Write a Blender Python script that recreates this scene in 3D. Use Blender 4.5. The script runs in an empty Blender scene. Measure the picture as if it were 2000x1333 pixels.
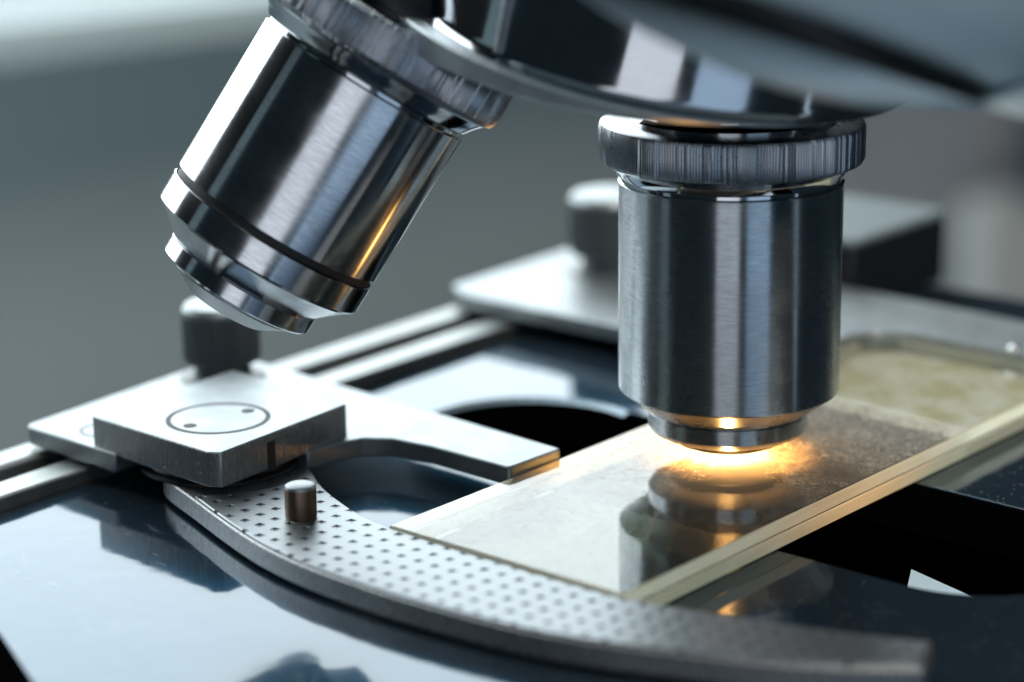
import bpy, bmesh, math, random
from mathutils import Vector, Matrix
random.seed(7)
S = bpy.context.scene
COL = S.collection
PI = math.pi
S.unit_settings.system = 'METRIC'
S.unit_settings.scale_length = 0.01          # one unit is one centimetre

# ------------------------------------------------------------------ helpers
def sharpen(bm, deg=32):
    lim = math.radians(deg)
    for f in bm.faces:
        f.smooth = True
    for e in bm.edges:
        if len(e.link_faces) == 2:
            e.smooth = e.calc_face_angle(0) < lim
        else:
            e.smooth = False

def obj(name, bm, mats, parent=None, deg=32, bevel=0, seg=2):
    bmesh.ops.recalc_face_normals(bm, faces=bm.faces[:])
    sharpen(bm, deg)
    me = bpy.data.meshes.new(name)
    bm.to_mesh(me); bm.free()
    for m in (mats if isinstance(mats, (list, tuple)) else [mats]):
        me.materials.append(m)
    o = bpy.data.objects.new(name, me)
    COL.objects.link(o)
    if parent: o.parent = parent
    if bevel:
        b = o.modifiers.new('bevel', 'BEVEL'); b.width = bevel; b.segments = seg
        b.limit_method = 'ANGLE'; b.angle_limit = math.radians(40); b.harden_normals = False
    return o

def tag(o, label=None, cat=None, group=None, kind=None):
    if label: o['label'] = label
    if cat: o['category'] = cat
    if group: o['group'] = group
    if kind: o['kind'] = kind
    return o

def thing(name, label, cat, loc=(0, 0, 0), axis=None, group=None):
    o = bpy.data.objects.new(name, None); COL.objects.link(o)
    o.empty_display_size = .3
    if axis is not None:
        o.matrix_world = Matrix.Translation(loc) @ Vector((0, 0, 1)).rotation_difference(Vector(axis)).to_matrix().to_4x4()
    else:
        o.location = loc
    return tag(o, label, cat, group)

KN = [random.random() for _ in range(997)]
def lathe_into(bm, prof, n=128, c=(0, 0, 0), mat=0, knurl=None, closed=True):
    """prof: list of (r, z), bottom to top. knurl=(i0, i1, depth): profile rows whose radius alternates"""
    rings = []
    for i, (r, z) in enumerate(prof):
        if r < 1e-6:
            rings.append([bm.verts.new((c[0], c[1], c[2] + z))]); continue
        row = []
        for k in range(n):
            a = 2 * PI * k / n; rr = r
            if knurl and knurl[0] <= i <= knurl[1]:
                rr = r - (knurl[2] * (.75 + .5 * KN[(k // 3) % len(KN)]) if k % 3 == 0 else 0)
            row.append(bm.verts.new((c[0] + rr * math.cos(a), c[1] + rr * math.sin(a), c[2] + z)))
        rings.append(row)
    for A, B in zip(rings, rings[1:]):
        if len(A) == 1 and len(B) == 1: continue
        for k in range(n):
            k2 = (k + 1) % n
            if len(A) == 1: f = bm.faces.new((A[0], B[k2], B[k]))
            elif len(B) == 1: f = bm.faces.new((A[k], A[k2], B[0]))
            else: f = bm.faces.new((A[k], A[k2], B[k2], B[k]))
            f.material_index = mat
    if closed:
        for row, flip in ((rings[0], True), (rings[-1], False)):
            if len(row) > 1:
                f = bm.faces.new(row[::-1] if flip else row); f.material_index = mat

def lathe(prof, **k):
    bm = bmesh.new(); lathe_into(bm, prof, **k); return bm

def prism(pts, z0, z1):
    bm = bmesh.new()
    lo = [bm.verts.new((x, y, z0)) for x, y in pts]
    hi = [bm.verts.new((x, y, z1)) for x, y in pts]
    bm.faces.new(lo[::-1]); bm.faces.new(hi)
    n = len(pts)
    for i in range(n):
        j = (i + 1) % n
        bm.faces.new((lo[i], lo[j], hi[j], hi[i]))
    return bm

def box(x0, x1, y0, y1, z0, z1):
    return prism([(x0, y0), (x1, y0), (x1, y1), (x0, y1)], z0, z1)

def fillet(pts, rad, n=6):
    """round the listed corners: rad = {index: radius}"""
    out = []
    N = len(pts)
    for i, p in enumerate(pts):
        r = rad.get(i, 0)
        if not r: out.append(p); continue
        p0, p1, p2 = Vector(pts[i - 1]), Vector(p), Vector(pts[(i + 1) % N])
        a, b = (p0 - p1).normalized(), (p2 - p1).normalized()
        ang = a.angle(b); t = r / math.tan(ang / 2)
        A, B = p1 + a * t, p1 + b * t
        cen = p1 + (a + b).normalized() * (r / math.sin(ang / 2))
        v0, v1 = A - cen, B - cen
        s = math.atan2(v0.x * v1.y - v0.y * v1.x, v0.dot(v1))
        for k in range(n + 1):
            q = s * k / n
            out.append((cen.x + v0.x * math.cos(q) - v0.y * math.sin(q), cen.y + v0.x * math.sin(q) + v0.y * math.cos(q)))
    return out

def loft(circles, n=128, cap=True):
    bm = bmesh.new(); rings = []
    for c, nn, r in circles:
        nn = Vector(nn).normalized(); e = Vector((1, .2, 0)); e = (e - nn * e.dot(nn)).normalized(); g = nn.cross(e)
        rings.append([bm.verts.new(Vector(c) + r * (math.cos(2 * PI * k / n) * e + math.sin(2 * PI * k / n) * g)) for k in range(n)])
    for A, B in zip(rings, rings[1:]):
        for k in range(n):
            bm.faces.new((A[k], A[(k + 1) % n], B[(k + 1) % n], B[k]))
    if cap:
        bm.faces.new(rings[0][::-1]); bm.faces.new(rings[-1])
    return bm

# ------------------------------------------------------------------ materials
class N:
    """tiny node builder"""
    def __init__(s, name):
        s.m = bpy.data.materials.new(name); s.m.use_nodes = True
        s.t = s.m.node_tree; s.t.nodes.clear()
        s.out = s.t.nodes.new('ShaderNodeOutputMaterial')
        s.tc = s.t.nodes.new('ShaderNodeTexCoord')
    def n(s, typ, ins=None, **kw):
        nd = s.t.nodes.new(typ)
        for k, v in kw.items(): setattr(nd, k, v)
        for k, v in (ins or {}).items():
            if hasattr(v, 'is_output') or isinstance(v, bpy.types.NodeSocket): s.t.links.new(v, nd.inputs[k])
            else: nd.inputs[k].default_value = v
        return nd
    def math(s, op, a, b=None, c=None, clamp=False):
        ins = {0: a}
        if b is not None: ins[1] = b
        if c is not None: ins[2] = c
        nd = s.n('ShaderNodeMath', ins, operation=op); nd.use_clamp = clamp
        return nd.outputs[0]
    def scale(s, v, sc, rot=(0, 0, 0), loc=(0, 0, 0)):
        return s.n('ShaderNodeMapping', {'Vector': v, 'Scale': sc, 'Rotation': rot, 'Location': loc}).outputs[0]
    def noise(s, sc, detail=3, vec=None, rough=.5, dist=0):
        return s.n('ShaderNodeTexNoise', {'Vector': vec or s.tc.outputs['Object'], 'Scale': sc, 'Detail': detail, 'Roughness': rough, 'Distortion': dist}).outputs['Fac']
    def ramp(s, f, lo, hi, a=0., b=1.):
        return s.n('ShaderNodeMapRange', {'Value': f, 'From Min': lo, 'From Max': hi, 'To Min': a, 'To Max': b}).outputs[0]
    def mixc(s, f, a, b):
        nd = s.n('ShaderNodeMix', data_type='RGBA')
        for i, v in ((0, f), (6, a), (7, b)):
            if isinstance(v, bpy.types.NodeSocket): s.t.links.new(v, nd.inputs[i])
            else: nd.inputs[i].default_value = (*v, 1) if isinstance(v, tuple) and len(v) == 3 else v
        return nd.outputs[2]
    def bump(s, h, strength, dist, normal=None):
        ins = {'Height': h, 'Strength': strength, 'Distance': dist}
        if normal is not None: ins['Normal'] = normal
        return s.n('ShaderNodeBump', ins).outputs[0]
    def pbr(s, **ins):
        nd = s.n('ShaderNodeBsdfPrincipled')
        for k, v in ins.items():
            k = k.replace('_', ' ')
            if isinstance(v, bpy.types.NodeSocket): s.t.links.new(v, nd.inputs[k])
            else: nd.inputs[k].default_value = (*v, 1) if isinstance(v, tuple) and len(v) == 3 else v
        return nd.outputs[0]
    def done(s, sh):
        s.t.links.new(sh, s.out.inputs['Surface']); return s.m

def steel(name, col, rough, aniso=.0, brush=.0, fine=60., smudge=.05):
    m = N(name)
    v = m.scale(m.tc.outputs['Object'], (1.2, 1.2, fine))
    h = m.noise(6, 4, v)
    sm = m.noise(2.2, 4)
    r = m.math('ADD', m.ramp(sm, .35, .7, rough - smudge * .5, rough + smudge), m.ramp(h, .3, .7, -.02, .03) if brush else 0.0)
    kw = dict(Base_Color=m.mixc(m.ramp(h, .3, .7), tuple(c * .78 for c in col), col), Metallic=1.0, Roughness=r)
    if aniso:
        tg = m.n('ShaderNodeTangent', direction_type='RADIAL', axis='Z')
        kw['Anisotropic'] = aniso; kw['Anisotropic_Rotation'] = .25; kw['Tangent'] = tg.outputs[0]
    if brush:
        kw['Normal'] = m.bump(h, brush, .004)
    return m.done(m.pbr(**kw))

M = {}
M['chrome'] = steel('chrome', (.56, .58, .61), .09, 0, 0)
M['barrel'] = steel('brushed_barrel', (.53, .57, .6), .26, .96, 0, 7)
M['barrel_smooth'] = steel('polished_barrel', (.57, .59, .62), .15, .88, 0, 6)
M['knurl'] = steel('knurled_steel', (.4, .43, .47), .28, 0, 0)
M['black_metal'] = steel('blackened_metal', (.03, .03, .033), .35)
def satin(name, col, rough, pit=.25, scratch=0):
    m = N(name)
    g = m.noise(95, 3); big = m.noise(3.2, 4)
    col2 = tuple(c * .82 for c in col)
    nrm = m.bump(g, pit, .006)
    return m.done(m.pbr(Base_Color=m.mixc(m.ramp(big, .35, .65), col2, col), Metallic=.9, Roughness=m.ramp(g, .3, .7, rough - .06, rough + .08), Normal=nrm))
M['satin'] = satin('satin_aluminium', (.33, .365, .385), .42)
M['bright'] = satin('bright_aluminium', (.78, .83, .86), .45, .2)
M['rail'] = satin('rail_aluminium', (.29, .315, .32), .38, .1)

def side_metal():
    """milled side of the clamp block: grain, pits and saw marks"""
    m = N('milled_aluminium')
    o = m.tc.outputs['Object']
    g = m.noise(70, 4)
    vz = m.scale(o, (60, 60, 2.5)); saw = m.noise(3, 3, vz)
    pit = m.n('ShaderNodeTexVoronoi', {'Vector': o, 'Scale': 9.0, 'Randomness': 1.0}).outputs['Distance']
    pm = m.ramp(pit, .05, .11, 1, 0)
    h = m.math('SUBTRACT', m.math('MULTIPLY_ADD', saw, .6, m.math('MULTIPLY', g, .5)), m.math('MULTIPLY', pm, 1.5))
    col = m.mixc(m.ramp(g, .35, .65), (.27, .28, .29), (.42, .43, .44))
    return m.done(m.pbr(Base_Color=col, Metallic=.85, Roughness=m.ramp(saw, .3, .7, .2, .36), Normal=m.bump(h, .5, .012)))
M['milled'] = side_metal()

def stage_mat():
    m = N('black_lacquer')
    o = m.tc.outputs['Object']
    def scratches(rot, sc, thr):
        v = m.scale(o, (sc, sc * .035, 1), (0, 0, rot))
        n1 = m.noise(9, 2, v)
        gate = m.noise(1.3, 2, m.scale(o, (1, 1, 1), (0, 0, rot), (rot * 7, 3, 0)))
        return m.math('MULTIPLY', m.ramp(n1, thr, thr + .04), m.ramp(gate, .48, .6), clamp=True)
    s = m.math('MAXIMUM', scratches(.5, 7, .69), scratches(-.85, 9, .69))
    s = m.math('MAXIMUM', s, scratches(1.5, 6, .7))
    dust = m.n('ShaderNodeTexVoronoi', {'Vector': o, 'Scale': 14.0, 'Randomness': 1.0})
    dm = m.math('MULTIPLY', m.ramp(dust.outputs['Distance'], .09, .16, 1, 0), m.ramp(m.noise(1.1, 3), .46, .58), clamp=True)
    wave = m.noise(1.1, 2)
    fine = m.noise(40, 3)
    h = m.math('ADD', m.math('MULTIPLY', wave, 1.0), m.math('MULTIPLY', fine, .012))
    nrm = m.bump(h, .05, .12)
    rough = m.math('ADD', m.ramp(m.noise(2.5, 4), .3, .7, .035, .075), m.math('MULTIPLY', s, .25))
    coat = m.pbr(Base_Color=m.mixc(m.math('MULTIPLY', dm, .5), (.007, .012, .018), (.35, .37, .38)), Metallic=0., Roughness=rough, IOR=1.5, Normal=nrm)
    base = m.n('ShaderNodeBsdfAnisotropic', {'Color': (.012, .08, .15, 1), 'Roughness': .2}).outputs[0]
    scr = m.n('ShaderNodeBsdfAnisotropic', {'Color': (.6, .68, .72, 1), 'Roughness': .35}).outputs[0]
    a = m.n('ShaderNodeMixShader', {0: .45, 1: coat, 2: base})
    addc = m.n('ShaderNodeAddShader', {0: coat, 1: m.n('ShaderNodeMixShader', {0: .3, 1: m.n('ShaderNodeBsdfDiffuse', {'Color': (.004, .006, .008, 1)}).outputs[0], 2: base}).outputs[0]})
    f = m.n('ShaderNodeMixShader', {0: m.math('MULTIPLY', s, .22), 1: addc.outputs[0], 2: scr})
    return m.done(f.outputs[0])
M['stage'] = stage_mat()

def plain(name, col, rough, metal=0., var=.15, sc=3., bump=0., spec=.5):
    m = N(name); n1 = m.noise(sc, 4)
    kw = dict(Base_Color=m.mixc(n1, tuple(c * (1 - var) for c in col), tuple(min(1, c * (1 + var)) for c in col)), Roughness=rough, Metallic=metal, Specular_IOR_Level=spec)
    if bump: kw['Normal'] = m.bump(m.noise(sc * 20, 3), bump, .01)
    return m.done(m.pbr(**kw))
M['rim'] = plain('worn_slot_rim', (.2, .26, .3), .45, .8)
M['dark'] = plain('matt_black', (.012, .012, .013), .6)
M['darkplastic'] = plain('dark_grey_plastic', (.085, .105, .115), .38, 0, .1, 5, .1)
M['enamel'] = plain('grey_enamel', (.5, .62, .66), .42, 0, .04, 1.5)
M['housing'] = plain('black_enamel', (.012, .013, .015), .3)
M['washer'] = plain('dark_washer_steel', (.05, .05, .052), .35, .7, .5, 9, .2)
M['greyblock'] = plain('grey_blue_enamel', (.13, .17, .19), .5, 0, .06)
M['wall'] = plain('grey_wall_paint', (.33, .375, .385), .8, 0, .12, .03)
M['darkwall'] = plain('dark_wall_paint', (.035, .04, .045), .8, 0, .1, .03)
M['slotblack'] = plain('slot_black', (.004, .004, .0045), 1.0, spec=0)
M['tab'] = plain('pale_blue_plastic', (.5, .68, .82), .3, 0, .02)
M['wall2'] = plain('mauve_wall_paint', (.42, .44, .48), .8, 0, .1, .03)
M['navy'] = plain('navy_paint', (.05, .07, .11), .7, 0, .1, .03)
M['white'] = plain('white_paint', (.56, .66, .69), .5, 0, .03, .5)
M['pale'] = plain('pale_fabric', (.8, .82, .8), .9, 0, .05, .1)
M['pin_glow_side'] = plain('glow_tinted_pin', (.2, .13, .09), .36, .9, .2, 12, .15)  # brown imitates the amber glow reflected on the pin's sides

def pad_mat():
    """plate with a lattice of small pyramid dents"""
    m = N('dimpled_aluminium')
    o = m.tc.outputs['Object']
    sp = m.n('ShaderNodeSeparateXYZ', {0: o})
    x, y = sp.outputs[0], sp.outputs[1]
    (a, b), (c, d) = DENT          # rows of the inverse lattice
    u = m.math('ADD', m.math('MULTIPLY', x, a), m.math('MULTIPLY', y, b))
    v = m.math('ADD', m.math('MULTIPLY', x, c), m.math('MULTIPLY', y, d))
    fu = m.math('ABSOLUTE', m.math('SUBTRACT', m.math('FRACT', u), .5))
    fv = m.math('ABSOLUTE', m.math('SUBTRACT', m.math('FRACT', v), .5))
    dist = m.math('MAXIMUM', fu, fv)
    dist = m.math('ADD', dist, m.math('MULTIPLY', m.math('SUBTRACT', m.noise(5.1, 2), .5), .09))
    hgt = m.ramp(dist, .0, .2, 0, 1)
    dent_shade = m.ramp(dist, .06, .19, 1, 0)  # shade inside the dents, painted into the colour
    g = m.noise(60, 3)
    b1 = m.bump(hgt, 1.0, .05)
    b2 = m.bump(g, .15, .006, b1)
    col = m.mixc(dent_shade, m.mixc(g, (.24, .265, .285), (.29, .32, .34)), (.05, .055, .06))
    return m.done(m.pbr(Base_Color=col, Metallic=.9, Roughness=.4, Normal=b2))

# lattice of the dents, in the world plane (cm)
L1, L2 = Vector((.003, -.2)), Vector((.2, .003))
det = L1.x * L2.y - L2.x * L1.y
DENT = ((L2.y / det, -L2.x / det), (-L1.y / det, L1.x / det))
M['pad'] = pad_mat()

def glass_top():
    m = N('slide_glass')
    n1 = m.noise(1.2, 3); h = m.noise(3., 2)
    nrm = m.bump(h, .02, .05)
    back = m.n('ShaderNodeNewGeometry').outputs['Backfacing']     # thin pane: same reflectance from both sides
    fr = m.n('ShaderNodeFresnel', {'IOR': m.ramp(back, 0, 1, 1.66, 1 / 1.66), 'Normal': nrm}).outputs[0]
    gl = m.n('ShaderNodeBsdfAnisotropic', {'Color': (1, 1, 1, 1), 'Roughness': m.ramp(n1, .3, .7, .02, .06), 'Normal': nrm}).outputs[0]
    tr = m.n('ShaderNodeBsdfTransparent', {'Color': (.93, .96, .94, 1)}).outputs[0]
    return m.done(m.n('ShaderNodeMixShader', {0: fr, 1: tr, 2: gl}).outputs[0])
M['glass_top'] = glass_top()
def glass_clear():
    m = N('clear_glass')
    gl = m.n('ShaderNodeBsdfAnisotropic', {'Color': (1, 1, 1, 1), 'Roughness': .05}).outputs[0]
    tr = m.n('ShaderNodeBsdfTransparent', {'Color': (.72, .735, .69, 1)}).outputs[0]
    return m.done(m.n('ShaderNodeMixShader', {0: .015, 1: tr, 2: gl}).outputs[0])
M['glass_clear'] = glass_clear()
def glass_edge():
    m = N('ground_glass_edge')
    v = m.scale(m.tc.outputs['Object'], (.6, 1, 8))
    n1 = m.noise(3, 3, v)
    c = m.mixc(m.ramp(n1, .3, .75), (.86, .82, .62), (.94, .93, .8))
    tl = m.n('ShaderNodeBsdfTranslucent', {'Color': c}).outputs[0]
    df = m.n('ShaderNodeBsdfDiffuse', {'Color': c}).outputs[0]
    a = m.n('ShaderNodeMixShader', {0: .4, 1: tl, 2: df}).outputs[0]
    gl = m.n('ShaderNodeBsdfAnisotropic', {'Color': (1, 1, 1, 1), 'Roughness': .25}).outputs[0]
    return m.done(m.n('ShaderNodeMixShader', {0: .06, 1: a, 2: gl}).outputs[0])
M['glass_edge'] = glass_edge()

def smear():
    """dried specimen: squiggles and specks of stain, thin film of haze"""
    m = N('dried_specimen')
    o = m.tc.outputs['Object']
    w = m.noise(9, 3, None, .6)
    vv = m.n('ShaderNodeVectorMath', {0: o, 1: m.n('ShaderNodeCombineXYZ', {0: m.math('MULTIPLY', w, .25), 1: m.math('MULTIPLY', m.noise(7, 2, m.scale(o, (1, 1, 1), (0, 0, 0), (5, 2, 1))), .25)}).outputs[0]}, operation='ADD').outputs[0]
    a = m.noise(12, 2, vv, .5, .6)
    squig = m.ramp(m.math('ABSOLUTE', m.math('SUBTRACT', a, .5)), .012, .034, 1, 0)
    specks = m.ramp(m.noise(19, 3, vv), .55, .6)
    gate = m.math('MULTIPLY', m.ramp(m.noise(1.0, 3), .36, .56), m.n('ShaderNodeMapRange', {'Value': m.n('ShaderNodeSeparateXYZ', {0: o}).outputs[0], 'From Min': -1.9, 'From Max': -.9}).outputs[0])
    haze = m.math('MULTIPLY', m.ramp(m.noise(2.4, 5), .3, .75, .06, .14), m.n('ShaderNodeMapRange', {'Value': m.n('ShaderNodeSeparateXYZ', {0: o}).outputs[0], 'From Min': -2.1, 'From Max': -.7}).outputs[0])
    light = m.math('MULTIPLY', squig, m.math('MULTIPLY', gate, .9))
    cov = m.math('MAXIMUM', haze, light)
    col = (.85, .78, .66, 1)
    tl = m.n('ShaderNodeBsdfTranslucent', {'Color': col}).outputs[0]
    df = m.n('ShaderNodeBsdfDiffuse', {'Color': (.55, .54, .5, 1)}).outputs[0]
    sc = m.n('ShaderNodeAddShader', {0: tl, 1: m.n('ShaderNodeMixShader', {0: .5, 1: m.n('ShaderNodeBsdfDiffuse', {'Color': (0, 0, 0, 1)}).outputs[0], 2: df}).outputs[0]}).outputs[0]
    tr = m.n('ShaderNodeBsdfTransparent', {'Color': (.97, .97, .96, 1)}).outputs[0]
    a1 = m.n('ShaderNodeMixShader', {0: cov, 1: tr, 2: sc}).outputs[0]
    dk = m.n('ShaderNodeBsdfDiffuse', {'Color': (.05, .035, .02, 1)}).outputs[0]
    return m.done(m.n('ShaderNodeMixShader', {0: m.math('MULTIPLY', specks, m.math('MULTIPLY', gate, .8)), 1: a1, 2: dk}).outputs[0])
M['smear'] = smear()
def dust():
    m = N('dust_film')
    o = m.tc.outputs['Object']
    n1 = m.noise(1.7, 5, None, .6); n2 = m.noise(22, 3)
    x = m.n('ShaderNodeSeparateXYZ', {0: o}).outputs[0]
    side = m.n('ShaderNodeMapRange', {'Value': x, 'From Min': -2.4, 'From Max': -.2, 'To Min': .25, 'To Max': 1}).outputs[0]
    cov = m.math('MULTIPLY', m.math('ADD', m.ramp(n1, .3, .7, .1, .24), m.ramp(n2, .52, .66, 0, .16)), side)
    c = (.8, .78, .73, 1)
    sc = m.n('ShaderNodeMixShader', {0: .5, 1: m.n('ShaderNodeBsdfDiffuse', {'Color': c}).outputs[0], 2: m.n('ShaderNodeBsdfTranslucent', {'Color': c}).outputs[0]}).outputs[0]
    return m.done(m.n('ShaderNodeMixShader', {0: cov, 1: m.n('ShaderNodeBsdfTransparent').outputs[0], 2: sc}).outputs[0])
M['dust'] = dust()
def label_mat():
    m = N('yellowed_label_film')
    n1 = m.noise(1.6, 5, None, .65)
    c = m.mixc(m.ramp(n1, .42, .62), (.62, .56, .38), (.88, .86, .78))
    d = m.n('ShaderNodeBsdfDiffuse', {'Color': c}).outputs[0]
    t = m.n('ShaderNodeBsdfTranslucent', {'Color': c}).outputs[0]
    a = m.n('ShaderNodeMixShader', {0: .3, 1: d, 2: t}).outputs[0]
    tr = m.n('ShaderNodeBsdfTransparent').outputs[0]
    return m.done(m.n('ShaderNodeMixShader', {0: .82, 1: tr, 2: a}).outputs[0])
M['label'] = label_mat()
def emis(name, col, st):
    m = N(name); return m.done(m.n('ShaderNodeEmission', {'Color': (*col, 1), 'Strength': st}).outputs[0])
WINDOW_L = 4.4
M['pane'] = emis('bright_window_pane', (.88, .975, 1.0), WINDOW_L)
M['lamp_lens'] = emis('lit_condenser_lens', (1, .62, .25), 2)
M['lens_glass'] = N('front_lens_glass')
M['lens_glass'] = M['lens_glass'].done(M['lens_glass'].pbr(Base_Color=(.01, .012, .02), Roughness=.03, IOR=1.7, Coat_Weight=.3))

# ------------------------------------------------------------------ camera (81 mm look, 15.5 degrees down)
f_px, pitch, roll, yaw = 4500., math.radians(15.5), math.radians(-.8), math.radians(40.8)
F = Vector((math.cos(yaw) * math.cos(pitch), math.sin(yaw) * math.cos(pitch), -math.sin(pitch)))
R0 = Vector((math.sin(yaw), -math.cos(yaw), 0)); U0 = R0.cross(F)
R = R0 * math.cos(roll) + U0 * math.sin(roll); U = -R0 * math.sin(roll) + U0 * math.cos(roll)
CAM = Vector((-18.097, -12.775, 7.315))
cam = bpy.data.cameras.new('camera'); co = bpy.data.objects.new('camera', cam); COL.objects.link(co)
co.matrix_world = Matrix(((R.x, U.x, -F.x, CAM.x), (R.y, U.y, -F.y, CAM.y), (R.z, U.z, -F.z, CAM.z), (0, 0, 0, 1)))
cam.sensor_width = 36; cam.lens = 81; cam.clip_start = .5; cam.clip_end = 1000
cam.dof.use_dof = True; cam.dof.focus_distance = 22.0; cam.dof.aperture_fstop = .081 / .6
S.camera = co

# ------------------------------------------------------------------ stage
STZ = -.30
stage = thing('microscope_stage', 'glossy black microscope stage plate with long round-ended slot and two bare metal rails', 'microscope stage', (0, 0, STZ))
def slot(grow=0):
    pts = []
    r = 1.22 + grow
    for k in range(25):
        a = PI * k / 24; pts.append((.0 + r * math.cos(a), 2.62 + r * math.sin(a)))
    for k in range(25):
        a = PI + PI * k / 24; pts.append((-.12 + (1.14 + grow) * math.cos(a), -2.85 + (1.14 + grow) * math.sin(a)))
    return pts
def plate_with_hole(outer, hole, z0, z1):
    bm = bmesh.new(); es = []
    for loop in (outer, hole):
        vs = [bm.verts.new((x, y, z1)) for x, y in loop]
        es += [bm.edges.new((vs[i], vs[(i + 1) % len(vs)])) for i in range(len(vs))]
    bmesh.ops.triangle_fill(bm, edges=es, use_beauty=True, use_dissolve=False)
    r = bmesh.ops.extrude_face_region(bm, geom=bm.faces[:])
    bmesh.ops.translate(bm, verts=[g for g in r['geom'] if isinstance(g, bmesh.types.BMVert)], vec=(0, 0, z0 - z1))
    return bm
outer = [(-6.15, 5.0), (-6.6, 3.9), (-7.12, 2.52), (-7.57, 1.5), (-8.4, -.2), (-8.6, -2), (-8.6, -5.6), (8.3, -5.6), (8.3, 5.4)]
bm = plate_with_hole(outer, slot(.06), -.55, 0)
bmesh.ops.recalc_face_normals(bm, faces=bm.faces[:])
for f in bm.faces:
    f.material_index = 0 if f.normal.z > .5 else 1
obj('stage_plate', bm, [M['stage'], M['slotblack']], stage, bevel=.02)
def ring_band(A, B, z0, z1):
    bm = bmesh.new()
    a = [bm.verts.new((x, y, z0)) for x, y in A]; b = [bm.verts.new((x, y, z1)) for x, y in B]
    for i in range(len(A)):
        j = (i + 1) % len(A); bm.faces.new((a[i], a[j], b[j], b[i]))
    return bm
def end_arc(grow, n=40):
    return [(.0 + (1.22 + grow) * math.cos(a), 2.62 + (1.22 + grow) * math.sin(a)) for a in [math.radians(-18 + 216 * k / n) for k in range(n + 1)]]
bm = bmesh.new()
A = [bm.verts.new((x, y, .004)) for x, y in end_arc(.09)]; B = [bm.verts.new((x, y, -.035)) for x, y in end_arc(.0)]
for i in range(40): bm.faces.new((A[i], A[i + 1], B[i + 1], B[i]))
obj('slot_rim', bm, M['rim'], stage)
def strip(x0, x1, c0, c1, z0, z1, k=.035):
    return prism([(x0, c0 + k * x0), (x1, c0 + k * x1), (x1, c1 + k * x1), (x0, c1 + k * x0)], z0, z1)
obj('rail', strip(-9, 8.3, 5.24, 5.63, -.4, .15), M['rail'], stage, bevel=.03)
obj('rail', strip(-9, 8.3, 5.99, 6.42, -.4, .15), M['rail'], stage, bevel=.05)
obj('rail_groove', strip(-9, 8.3, 5.632, 5.988, -.4, -.05), M['dark'], stage)

# hollow dark body under the stage plate
bm = bmesh.new()
def shell(x0, x1, y0, y1, z0, z1):
    lo = [bm.verts.new(p) for p in ((x0, y0, z0), (x1, y0, z0), (x1, y1, z0), (x0, y1, z0))]
    hi = [bm.verts.new((v.co.x, v.co.y, z1)) for v in lo]
    return lo, hi
l1, h1 = shell(-4.5, 5.5, -5.3, 4.9, -4.6, -.552); l2, h2_ = shell(-4.2, 5.2, -5.0, 4.6, -4.3, -.552)
bm.faces.new(l1[::-1]); bm.faces.new(l2)
for k in range(4):
    j = (k + 1) % 4
    bm.faces.new((l1[k], l1[j], h1[j], h1[k])); bm.faces.new((l2[j], l2[k], h2_[k], h2_[j])); bm.faces.new((h1[k], h1[j], h2_[j], h2_[k]))
obj('underframe', bm, M['slotblack'], stage)

# condenser below the slot
cond = thing('condenser', 'dark round condenser with warm lit lens below the stage slot', 'condenser', (0, 0, -2.8))
obj('condenser_body', lathe([(1.5, -1.5), (1.5, .25), (1.25, .5), (.62, .75), (.55, .75), (.55, .6), (0, .6)], n=96), M['slotblack'], cond)
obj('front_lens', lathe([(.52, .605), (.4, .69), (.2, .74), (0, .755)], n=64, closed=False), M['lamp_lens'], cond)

obj('filter_tab', prism([(.163, -2.063), (-.129, -2.98), (-.5, -3.5), (-1.0, -3.0), (-.365, -2.46), (-.30, -2.36), (-.31, -2.3)], 1.96, 2.0), M['tab'], cond)
obj('filter_bracket', prism([(-.9, -3.2), (-.5, -3.35), (-.1, -1.2), (-.5, -1.2)], -.6, -.4), M['slotblack'], cond)
obj('filter_post', box(-.82, -.55, -3.15, -2.95, -.41, 1.97), M['slotblack'], cond)

# ------------------------------------------------------------------ glass slide
slide = thing('glass_slide', 'warm lit glass slide with dried speckled specimen and yellowed frosted end', 'glass slide', (.5, -.16, -.29))
X0, X1, Y0, Y1 = -4.17, 4.23, -1.36, 1.37
def slab(z0, z1, ch):
    bm = bmesh.new()
    lv = []
    for (d, z) in ((ch, z0), (0, z0 + ch), (0, z1 - ch), (ch, z1)):
        lv.append([bm.verts.new(p) for p in ((X0 + d, Y0 + d, z), (X1 - d, Y0 + d, z), (X1 - d, Y1 - d, z), (X0 + d, Y1 - d, z))])
    for A, B in zip(lv, lv[1:]):
        for k in range(4):
            f = bm.faces.new((A[k], A[(k + 1) % 4], B[(k + 1) % 4], B[k])); f.material_index = 1
    f = bm.faces.new(lv[0][::-1]); f.material_index = 2
    f = bm.faces.new(lv[-1]); f.material_index = 0
    return bm
obj('lower_glass', slab(0.004, .146, .012), [M['glass_clear'], M['glass_edge'], M['glass_clear']], slide)
obj('upper_glass', slab(.154, .29, .014), [M['glass_top'], M['glass_edge'], M['glass_clear']], slide)
def sheet(pts, z):
    bm = bmesh.new(); bm.faces.new([bm.verts.new((x, y, z)) for x, y in pts]); return bm
obj('specimen', sheet(fillet([(-2.1, Y0 + .04), (1.62, Y0 + .04), (1.82, Y1 - .04), (-1.8, Y1 - .04)], {0: .5, 1: .4, 2: .3, 3: .4}), .286), M['smear'], slide)
obj('dust_film', sheet([(X0 + .03, Y0 + .03), (1.7, Y0 + .03), (1.9, Y1 - .03), (X0 + .03, Y1 - .03)], .2925), M['dust'], slide)
obj('frosted_end', sheet([(1.64, Y0 + .03), (X1 - .05, Y0 + .03), (X1 - .05, Y1 - .03), (1.86, Y1 - .03)], .158), M['label'], slide)

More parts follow.
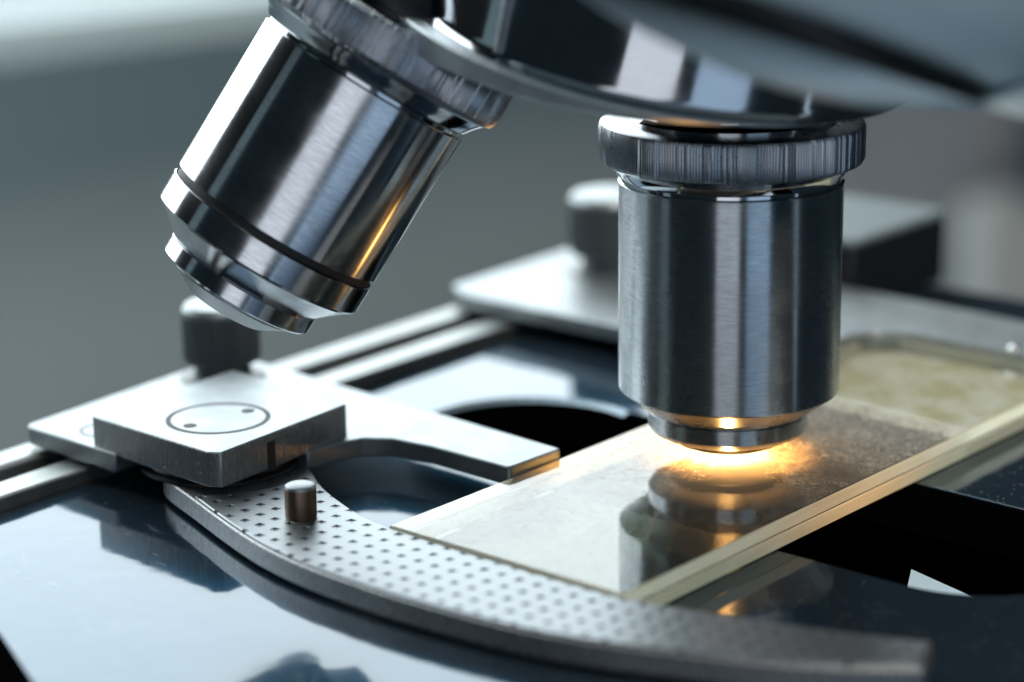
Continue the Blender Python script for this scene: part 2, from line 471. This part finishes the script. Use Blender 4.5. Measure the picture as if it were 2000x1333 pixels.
# ------------------------------------------------------------------ left holder
hold = thing('slide_holder', 'silver slide holder with thick square block and slotted side, flat bar reaching the slide', 'slide holder', (-3, 4.5, -.1))
def loc(pts, o=(-3, 4.5)):
    return [(x - o[0], y - o[1]) for x, y in pts]
pl = fillet(loc([(-4.05, 3.0), (-4.03, 6.12), (-.80, 6.42), (-1.16, 1.215), (-1.93, 1.24), (-1.91, 2.95), (-2.9, 3.12), (-3.0, 3.7), (-3.6, 3.7)]), {1: .1, 5: .45, 3: .05, 4: .03})
plate_pts = loc([(-4.08, 4.62), (-4.03, 6.12), (-.80, 6.42), (-1.16, 1.215), (-1.93, 1.24), (-1.9, 2.3), (-1.97, 2.78), (-2.15, 3.02), (-2.45, 3.12), (-2.8, 3.16), (-2.8, 4.62)])
obj('holder_plate', prism(fillet(plate_pts, {1: .12, 3: .04, 4: .04}), 0, .2), M['satin'], hold, bevel=.02)
BT = .52
bl = fillet(loc([(-4.03, 5.0), (-4.1, 3.2), (-4.03, 3.07), (-2.14, 3.24), (-2.0, 5.1)]), {3: .04, 0: .03})
bm = prism(bl, .2 - .04, BT)
for f in bm.faces:
    f.normal_update(); f.material_index = 0 if f.normal.z > .9 else 1
blk = obj('clamp_block', bm, [M['satin'], M['milled']], hold, bevel=.018)
bm = box(-3.27 - .055 + 3, -3.27 + .055 + 3, 3.0 - 4.5, 3.35 - 4.5, .155, .42)
# dark slot milled into the side
fx = lambda x: 3.07 + (x + 4.03) * (.17 / 1.89)
sx = -3.32
bm = prism(loc([(sx - .05, fx(sx - .05) - .012), (sx + .05, fx(sx + .05) - .012), (sx + .05, 3.3), (sx - .05, 3.3)]), .157, .44)
obj('side_slot', bm, M['dark'], blk)
disc = bmesh.new()
lathe_into(disc, [(.49, 0), (.49, .012), (.47, .016), (.3, .0162), (.292, .0155), (.284, .0162), (0, .0165)], n=96, c=(-3.29 + 3, 3.92 - 4.5, BT - .014))
dsc = obj('screw_disc', disc, M['satin'], blk)
g = bmesh.new(); lathe_into(g, [(.475, 0), (.475, .0035), (.525, .0035), (.525, 0)], n=96, c=(-.29, -.58, BT), closed=False)
obj('disc_gap', g, M['dark'], blk)
for hx, hy in ((-3.64, 3.95), (-2.94, 3.86)):
    h = bmesh.new(); lathe_into(h, [(.068, 0), (.068, .0055), (0, .0055)], n=32, c=(hx + 3, hy - 4.5, BT))
    obj('spanner_hole', h, M['dark'], dsc)
g = bmesh.new(); lathe_into(g, [(.2, 0), (.2, .003), (.24, .003), (.24, 0)], n=64, c=(-3.62 + 3, 5.35 - 4.5, .2), closed=False)
obj('screw_ring', g, M['black_metal'], hold)

# ------------------------------------------------------------------ curved clamp arm
arm = thing('clamp_arm', 'curved dimpled metal clamp arm with small upright pin, below the square block', 'clamp arm', (-3.29, 3.92, -.26))
AO = [(-3.4, 4.3), (-3.75, 4.22), (-3.97, 3.98), (-4.22, 3.3), (-4.53, 2.42), (-4.72, 1.75), (-4.82, 1.1), (-4.85, .4), (-4.84, -.2), (-4.75, -1.2), (-4.58, -1.9), (-4.35, -2.5), (-4.05, -3.22), (-3.72, -3.78), (-3.36, -4.26)]
AI = [(-2.86, -4.06), (-3.18, -3.2), (-3.45, -2.35), (-3.66, -1.55), (-3.69, -.9), (-3.69, -.2), (-3.69, .4), (-3.66, .95), (-3.6, 1.5), (-3.45, 1.98), (-3.2, 2.55), (-2.92, 3.0), (-2.62, 3.6), (-2.75, 4.1), (-3.1, 4.3)]
def smooth(pts, n=5):
    out = []
    for i in range(len(pts) - 1):
        p0 = Vector(pts[max(i - 1, 0)]); p1 = Vector(pts[i]); p2 = Vector(pts[i + 1]); p3 = Vector(pts[min(i + 2, len(pts) - 1)])
        for k in range(n):
            t = k / n
            out.append(tuple(.5 * (2 * p1 + (p2 - p0) * t + (2 * p0 - 5 * p1 + 4 * p2 - p3) * t * t + (3 * p1 - p0 - 3 * p2 + p3) * t ** 3)))
    return out + [pts[-1]]
ol = smooth(AO) + smooth(AI)
c0 = (-3.29, 3.92)
obj('arm_body', prism(loc(ol, c0), 0, .215), M['milled'], arm, bevel=.015)
def inset(pts, d):
    out = []; n = len(pts)
    for i in range(n):
        a, b = Vector(pts[i - 1]), Vector(pts[(i + 1) % n]); t = (b - a).normalized()
        out.append((pts[i][0] - t.y * d, pts[i][1] + t.x * d))
    return out
# raised dimpled pad: the arm outline outside the pivot circle
so = [p for p in inset(ol, .025) if True]
pad = [p for p in so if (Vector(p) - Vector(c0)).length > 1.06]
# close along the pivot circle
i0 = max(range(len(pad)), key=lambda i: (Vector(pad[i]) - Vector(pad[i - 1])).length)
pad = pad[i0:] + pad[:i0]
a0 = math.atan2(pad[-1][1] - c0[1], pad[-1][0] - c0[0]); a1 = math.atan2(pad[0][1] - c0[1], pad[0][0] - c0[0])
while a1 - a0 > PI: a1 -= 2 * PI
while a0 - a1 > PI: a1 += 2 * PI
arc = [(c0[0] + 1.06 * math.cos(a0 + (a1 - a0) * k / 16), c0[1] + 1.06 * math.sin(a0 + (a1 - a0) * k / 16)) for k in range(1, 16)]
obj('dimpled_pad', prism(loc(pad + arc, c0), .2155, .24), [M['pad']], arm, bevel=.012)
obj('pivot_washer', lathe([(.78, .217), (.8, .225), (.8, .25), (.72, .27), (.7, .318)], n=96), M['washer'], arm)
bm = lathe([(.145, .24), (.15, .26), (.15, .53), (.138, .555), (.115, .565), (0, .565)], n=48, c=(-3.97 + 3.29, 2.06 - 3.92, 0))
for f in bm.faces:
    f.normal_update(); f.material_index = 1 if f.normal.z > .35 or f.calc_center_median().z > .54 else 0
obj('pin', bm, [M['pin_glow_side'], M['satin']], arm)

# ------------------------------------------------------------------ right holder
h2 = thing('slide_holder', 'silver slide holder behind the upright lens, its arm running past the frosted slide end', 'slide holder', (4.5, 4, -.1))
pts = loc([(2.95, 6.2), (3.2, 6.6), (6.4, 6.75), (5.95, -1.6), (4.72, -1.6), (4.79, .75), (4.6, 1.12), (4.25, 1.26), (2.85, 1.3), (2.9, 3.7)], (4.5, 4))
obj('holder_plate', prism(fillet(pts, {1: .12, 6: .2}), 0, .2), M['satin'], h2, bevel=.025)
obj('set_screw', lathe([(.07, .0), (.07, .06), (.04, .09), (0, .1)], n=24, c=(.22, -4.62, .2)), M['chrome'], h2)

# ------------------------------------------------------------------ thumbscrews
def thumbscrew(label, x, y, r, h):
    t = thing('thumbscrew', label, 'thumbscrew', (x, y, .1), None, 'knurled thumbscrews on the slide holders')
    obj('neck', lathe([(r * 1.15, 0.002), (r * .75, .05), (r * .7, h * .2)], n=64), M['darkplastic'], t)
    obj('knurled_head', lathe([(r * .8, h * .2), (r * .97, h * .24), (r, h * .3), (r, h * .87), (r * .97, h * .88)], n=216, knurl=(2, 3, .03)), M['darkplastic'], t)
    obj('cap', lathe([(r * .98, h * .885), (r * .98, h * .93), (r * .9, h * .985), (r * .78, h), (0, h)], n=96), M['satin'], t)
    return t
thumbscrew('ribbed dark thumbscrew with pale cap behind the square block, under the tilted lens', -1.5, 5.82, .43, .86)
thumbscrew('blurred dark thumbscrew with bright cap, farther back beside the upright lens', 5.05, 5.45, .56, 1.05)

# ------------------------------------------------------------------ drive block at the back
db = thing('drive_block', 'dark box with grey top behind the upright lens at the far end of the stage', 'stage drive', (7.4, 3.5, -.3))
obj('block_body', box(-1.1, 1.25, -.95, .95, 0, .86), M['housing'], db, bevel=.06)
obj('top_plate', box(-1.12, 1.27, -.97, .97, -.0+.861, .98), M['greyblock'], db, bevel=.05)

# ------------------------------------------------------------------ objectives
TIP = Vector((0, 0, .146))
o1 = thing('objective_lens', 'upright brushed steel objective lens pointing down at the glowing slide', 'objective lens', TIP, (0, 0, 1), 'objective lenses on the nosepiece')
obj('barrel', lathe([(1.07, .55), (1.085, .558), (1.094, .575), (1.094, .64), (1.094, 2.62), (1.1, 2.66)], n=192, closed=False), M['barrel'], o1, deg=20)
obj('shoulder', lathe([(1.1, 2.66), (1.075, 2.675), (1.075, 2.705), (1.1, 2.72), (1.13, 2.78), (1.2, 2.83), (1.22, 2.845)], n=128, closed=False), M['chrome'], o1)
obj('knurled_ring', lathe([(1.2, 2.835), (1.27, 2.87), (1.292, 2.91), (1.292, 3.2), (1.275, 3.24), (1.24, 3.25), (1.0, 3.252)], n=840, knurl=(2, 3, .011)), M['knurl'], o1)
obj('cone', lathe([(.78, .335), (.80, .345), (.83, .365), (1.065, .548)], n=128, closed=False), M['barrel'], o1)
nt = obj('nose_ring', lathe([(.60, .085), (.70, .105), (.77, .14), (.797, .18), (.797, .325), (.785, .334), (.7, .335)], n=160), M['barrel'], o1)
obj('lens_cell', lathe([(.0, .02), (.35, .0), (.50, .0), (.545, .02), (.56, .055), (.585, .084)], n=128), M['black_metal'], nt)
obj('collar', lathe([(1.0, 3.253), (1.0, 3.29), (.97, 3.31), (.95, 3.33), (.86, 3.34), (.86, 4.25)], n=128), M['chrome'], o1)

AX = Vector((.419, -.352, .837)).normalized()
P = Vector((-3.209, 3.04, 2.52))
o2 = thing('objective_lens', 'tilted polished steel objective lens with black groove, raised above the square block', 'objective lens', P, AX, 'objective lenses on the nosepiece')
obj('barrel', lathe([(1.075, .035), (1.09, .045), (1.09, 1.5), (1.09, 1.63)], n=192, closed=False), M['barrel_smooth'], o2, deg=20)
obj('groove', lathe([(1.06, -.04), (1.05, -.03), (1.05, .03), (1.07, .036)], n=128, closed=False), M['dark'], o2)
obj('lower_band', lathe([(.70, -.57), (.80, -.565), (1.02, -.37), (1.075, -.335), (1.09, -.31), (1.09, -.05), (1.075, -.04)], n=192, closed=False), M['barrel_smooth'], o2, deg=20)
nt = obj('nose_ring', lathe([(.7, -.765), (.775, -.755), (.797, -.735), (.797, -.585), (.78, -.566), (.7, -.56)], n=160), M['barrel_smooth'], o2)
obj('lens_cell', lathe([(0, -.935), (.3, -.95), (.42, -.945), (.66, -.80), (.68, -.79), (.68, -.766)], n=128), M['rail'], nt)
obj('shoulder', lathe([(1.09, 1.631), (1.06, 1.65), (1.06, 1.68), (1.1, 1.7), (1.15, 1.78), (1.2, 1.83), (1.22, 1.85)], n=128, closed=False), M['chrome'], o2)
obj('knurled_ring', lathe([(1.2, 1.84), (1.26, 1.87), (1.292, 1.92), (1.292, 2.24), (1.26, 2.29), (1.2, 2.3)], n=1080, knurl=(2, 3, .009)), M['knurl'], o2)
obj('collar', lathe([(1.0, 2.301), (1.0, 2.36), (1.12, 2.37), (1.12, 2.5), (1.0, 2.75)], n=128), M['black_metal'], o2)

# ------------------------------------------------------------------ nosepiece
NN = Vector((-.034, -.279, .96)).normalized()
FC = Vector((-.467, .52, 4.44))
nose = thing('nosepiece', 'chrome revolving nosepiece drum carrying both objective lenses', 'nosepiece', FC)
ge = NN.cross(Vector((0, 0, 1))).normalized(); gg = NN.cross(ge)
n2 = (NN + .079 * (ge - gg) * .707).normalized()
prof = [(2.59, .0), (2.535, .015), (2.505, .045), (2.49, .09), (2.49, 1.5), (2.4, 1.55)]
obj('drum', loft([(NN * z, NN, r) for r, z in prof], n=256), M['chrome'], nose)
sh = ge * .10 - gg * .10
obj('turret_disc', loft([(sh - NN * .15, n2, 2.3), (sh - NN * .125, n2, 2.56), (sh - NN * .10, n2, 2.6), (sh - NN * .03, NN, 2.63), (sh - NN * .006, NN, 2.61), (sh - NN * .005, NN, 2.3)], n=256), M['bright'], nose)
obj('turret_shade_disc', loft([(sh - NN * .19, n2, 2.4), (sh - NN * .152, n2, 2.5)], n=128), M['slotblack'], nose)  # black disc added so stray amber light leaves the underside dark
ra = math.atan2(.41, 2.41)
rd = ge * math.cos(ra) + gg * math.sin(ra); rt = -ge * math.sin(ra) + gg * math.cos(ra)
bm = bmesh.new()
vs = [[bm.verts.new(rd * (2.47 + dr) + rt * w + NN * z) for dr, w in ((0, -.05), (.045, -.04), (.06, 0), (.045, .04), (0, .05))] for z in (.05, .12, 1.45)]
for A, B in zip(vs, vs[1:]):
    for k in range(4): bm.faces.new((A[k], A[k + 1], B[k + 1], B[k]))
obj('reflection_rib', bm, M['satin'], nose)  # added raised strip imitating a bright reflected line on the drum
# ------------------------------------------------------------------ microscope head (grey, close to the lens)
head = thing('microscope', 'blurred grey enamel body of the microscope with dark gap, above the nosepiece', 'microscope', (-3.2, -2.2, 5.7))
o_ = Vector((-3.2, -2.2, 5.7))
def shift(c): return tuple(Vector(c) - o_)
HN = Vector((.267, -.197, .943)).normalized()
UN = Vector((.347, -.1, .933)).normalized()
DLc, UPc = Vector((-2.892, -2.878, 4.782)) - HN * .1, Vector((-3.477, -2.114, 4.985))
LOc, LOn = Vector((-3.041, -2.519, 5.22)), Vector((-.014, -.368, .93)).normalized()
def near_ring(c, nn, r, n=128):
    """ring of points whose first half is the half towards the photographer"""
    g = -F - nn * (-F.dot(nn)); g.normalize(); e = g.cross(nn)
    return [c + r * (math.cos(2 * PI * k / n) * e + math.sin(2 * PI * k / n) * g) for k in range(n)]
def ringloft(rings, cap=True):
    bm = bmesh.new(); V = [[bm.verts.new(p - o_) for p in r] for r in rings]; n = len(V[0])
    for A, B in zip(V, V[1:]):
        for k in range(n): bm.faces.new((A[k], A[(k + 1) % n], B[(k + 1) % n], B[k]))
    if cap: bm.faces.new(V[0][::-1]); bm.faces.new(V[-1])
    return bm
def blend(A, B):
    """A on the near half, B on the far half"""
    out = []; n = len(A)
    for k in range(n):
        t = min(1, max(0, (math.sin(2 * PI * k / n) + .35) / .35)); t = t * t * (3 - 2 * t)
        out.append(B[k].lerp(A[k], t))
    return out
far = near_ring(DLc - HN * .12, HN, 1.45)
lo = blend(near_ring(LOc, LOn, 2.1), far)
dlr = near_ring(DLc, HN, 1.772)
lo_in = [p.lerp(DLc - HN * .45, .25) - HN * .02 for p in lo]
lo_rim = [p.lerp(DLc - HN * .4, .04) - HN * .02 for p in lo]
mid1 = [a_.lerp(b_, .45) + (a_.lerp(b_, .45) - DLc) * .012 for a_, b_ in zip(lo, dlr)]
obj('lower_housing', ringloft([lo_in, lo_rim, lo, mid1, dlr, [p.lerp(DLc, .05) for p in dlr]]), M['enamel'], head, deg=60)
upr = near_ring(UPc, UN, 2.409)
obj('gap_ring', ringloft([[p.lerp(DLc, .045) + HN * .004 for p in dlr], [p.lerp(UPc, .2) for p in upr], [p.lerp(UPc, .2) + UN * .6 for p in upr]]), M['dark'], head)
obj('upper_housing', ringloft([[p.lerp(UPc, .15) for p in upr], [p.lerp(UPc, .01) for p in upr], upr, [p + (p - UPc) * .02 + UN * .06 for p in upr], [p + (p - UPc) * .12 + UN * .3 for p in upr], [p + (p - UPc) * .25 + UN * 1.2 for p in upr], [p + (p - UPc) * .25 + UN * 3.0 for p in upr]]), M['enamel'], head, deg=60)

# ------------------------------------------------------------------ the room behind, far out of focus
az = math.radians(83)
wd = Vector((math.cos(az), math.sin(az), 0)); wr = Vector((math.sin(az), -math.cos(az), 0))   # outward, to the right
base = Vector((CAM.x, CAM.y, 0))
def wbox(name, s0, s1, d0, d1, z0, z1, mat, parent=None):
    pts = [base + wr * s + wd * d for s, d in ((s0, d0), (s1, d0), (s1, d1), (s0, d1))]
    return obj(name, prism([(p.x, p.y) for p in pts], z0, z1), mat, parent)
ZS = -3.75
def d_at(azd): return math.tan(math.radians(83 - azd))
wbox('wall', -140, 92, 86, 90, -70, 1.5, M['wall'])['kind'] = 'structure'
wbox('wall', 92, 260, 86, 90, -70, 1.5, M['wall2'])['kind'] = 'structure'
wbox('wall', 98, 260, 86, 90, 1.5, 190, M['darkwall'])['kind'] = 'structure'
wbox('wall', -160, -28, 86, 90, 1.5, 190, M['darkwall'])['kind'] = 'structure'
win = thing('window', 'bright out of focus window with white sill behind the microscope', 'window', base + wd * 86)
win.location = (0, 0, 0)
wbox('pane', -28, 95, 87, 88, 2.2, 170, M['pane'], win)
wbox('frame', -28, 98, 86, 89, 1.5, 2.2, M['wall'], win)
wbox('frame', 95, 98, 85.5, 89, 4.5, 170, M['wall'], win)
wbox('sill', -140, 98, 75, 85.9, ZS - 1.4, ZS, M['white'], win)
wbox('sill_panel', -140, 98, 85.91, 85.99, ZS, 1.5, M['wall'], win)
cur = wbox('curtain', 108, 150, 78, 80, -60, -21, M['pale'])
bxx = wbox('storage_box', 111, 150, 75.9, 77.9, -20.9, -15, M['navy'])
tag(bxx, 'dark navy blurred box above the pale curtain at the right edge', 'box')
tag(cur, 'pale blurred curtain panel at the right edge of the background', 'curtain')

# ------------------------------------------------------------------ light
w = bpy.data.worlds.new('World'); S.world = w; w.use_nodes = True
w.node_tree.nodes['Background'].inputs[0].default_value = (.38, .62, .8, 1)
w.node_tree.nodes['Background'].inputs[1].default_value = .028
def area(name, pos, target, sx, sy, power, col):
    l = bpy.data.lights.new(name, 'AREA'); l.shape = 'RECTANGLE'; l.size = sx; l.size_y = sy; l.energy = power; l.color = col
    o = bpy.data.objects.new(name, l); COL.objects.link(o); o.location = pos
    o.rotation_euler = (Vector(target) - Vector(pos)).to_track_quat('-Z', 'Y').to_euler()
    return o
def pos_az(a, d, z):   # azimuth in degrees seen from the lens
    a = math.radians(a); return (d * math.cos(a), d * math.sin(a), z)
# soft room light behind the photographer (two lamps) and a weaker one at the left
area('room_lamp', pos_az(213, 70, -2), (0, 0, 2), 28, 100, 10500, (.88, .93, 1))
area('room_lamp_blue', pos_az(244, 72, -2), (0, 0, 2), 30, 100, 8000, (.56, .76, 1))
area('narrow_lamp', pos_az(286, 70, -2), (0, 0, 2), 3, 100, 700, (.7, .85, 1))
area('side_lamp', pos_az(146, 70, 8), (0, 0, 2), 12, 60, 600, (.62, .9, 1))
area('high_fill', pos_az(270, 46, 88), (0, 0, 0), 60, 60, 92000, (1, .92, .82))  # added fill from above, brightens slide edges and other front faces
def spot(name, pos, target, power, col, deg, size, blend=.6):
    l = bpy.data.lights.new(name, 'SPOT'); l.energy = power; l.color = col; l.spot_size = math.radians(deg); l.spot_blend = blend; l.shadow_soft_size = size
    o = bpy.data.objects.new(name, l); COL.objects.link(o); o.location = pos
    o.rotation_euler = (Vector(target) - Vector(pos)).to_track_quat('-Z', 'Y').to_euler()
spot('wall_fill', (-77, -5, -42), (30, 85, -28), 280000, (.76, .95, 1), 66, 8)  # added fill washing the back wall, cone kept off the microscope
sp = bpy.data.lights.new('condenser_lamp', 'SPOT'); sp.energy = 10000; sp.color = (1, .42, .14); sp.spot_size = math.radians(53); sp.spot_blend = 1; sp.shadow_soft_size = .12
sp2 = sp.copy(); sp2.energy = 19000; sp2.color = (1, .74, .48); sp2.spot_size = math.radians(29)
so2 = bpy.data.objects.new('condenser_core_lamp', sp2); COL.objects.link(so2); so2.location = (0, 0, -1.95); so2.rotation_euler = (PI, 0, 0)
sp3 = sp.copy(); sp3.energy = 105; sp3.color = (1, .45, .13); sp3.spot_size = math.radians(172); sp3.spot_blend = .3; sp3.shadow_soft_size = .08
so3 = bpy.data.objects.new('edge_glow_fill', sp3); COL.objects.link(so3); so3.location = (.1, 0, -.62); so3.rotation_euler = (PI, 0, 0)  # added fill imitating lamplight carried through the glass to its edges
so_ = bpy.data.objects.new('condenser_lamp', sp); COL.objects.link(so_); so_.location = (0, 0, -1.95); so_.rotation_euler = (PI, 0, 0)

S.view_settings.view_transform = 'Standard'; S.view_settings.look = 'None'; S.view_settings.exposure = 0; S.view_settings.gamma = 1
S.view_settings.use_curve_mapping = False
S.cycles.max_bounces = 12; S.cycles.transparent_max_bounces = 16; S.cycles.glossy_bounces = 6; S.cycles.diffuse_bounces = 4
S.cycles.sample_clamp_indirect = 6; S.cycles.use_denoising = True
S.cycles.caustics_reflective = True; S.cycles.blur_glossy = .3
S.render.film_transparent = False
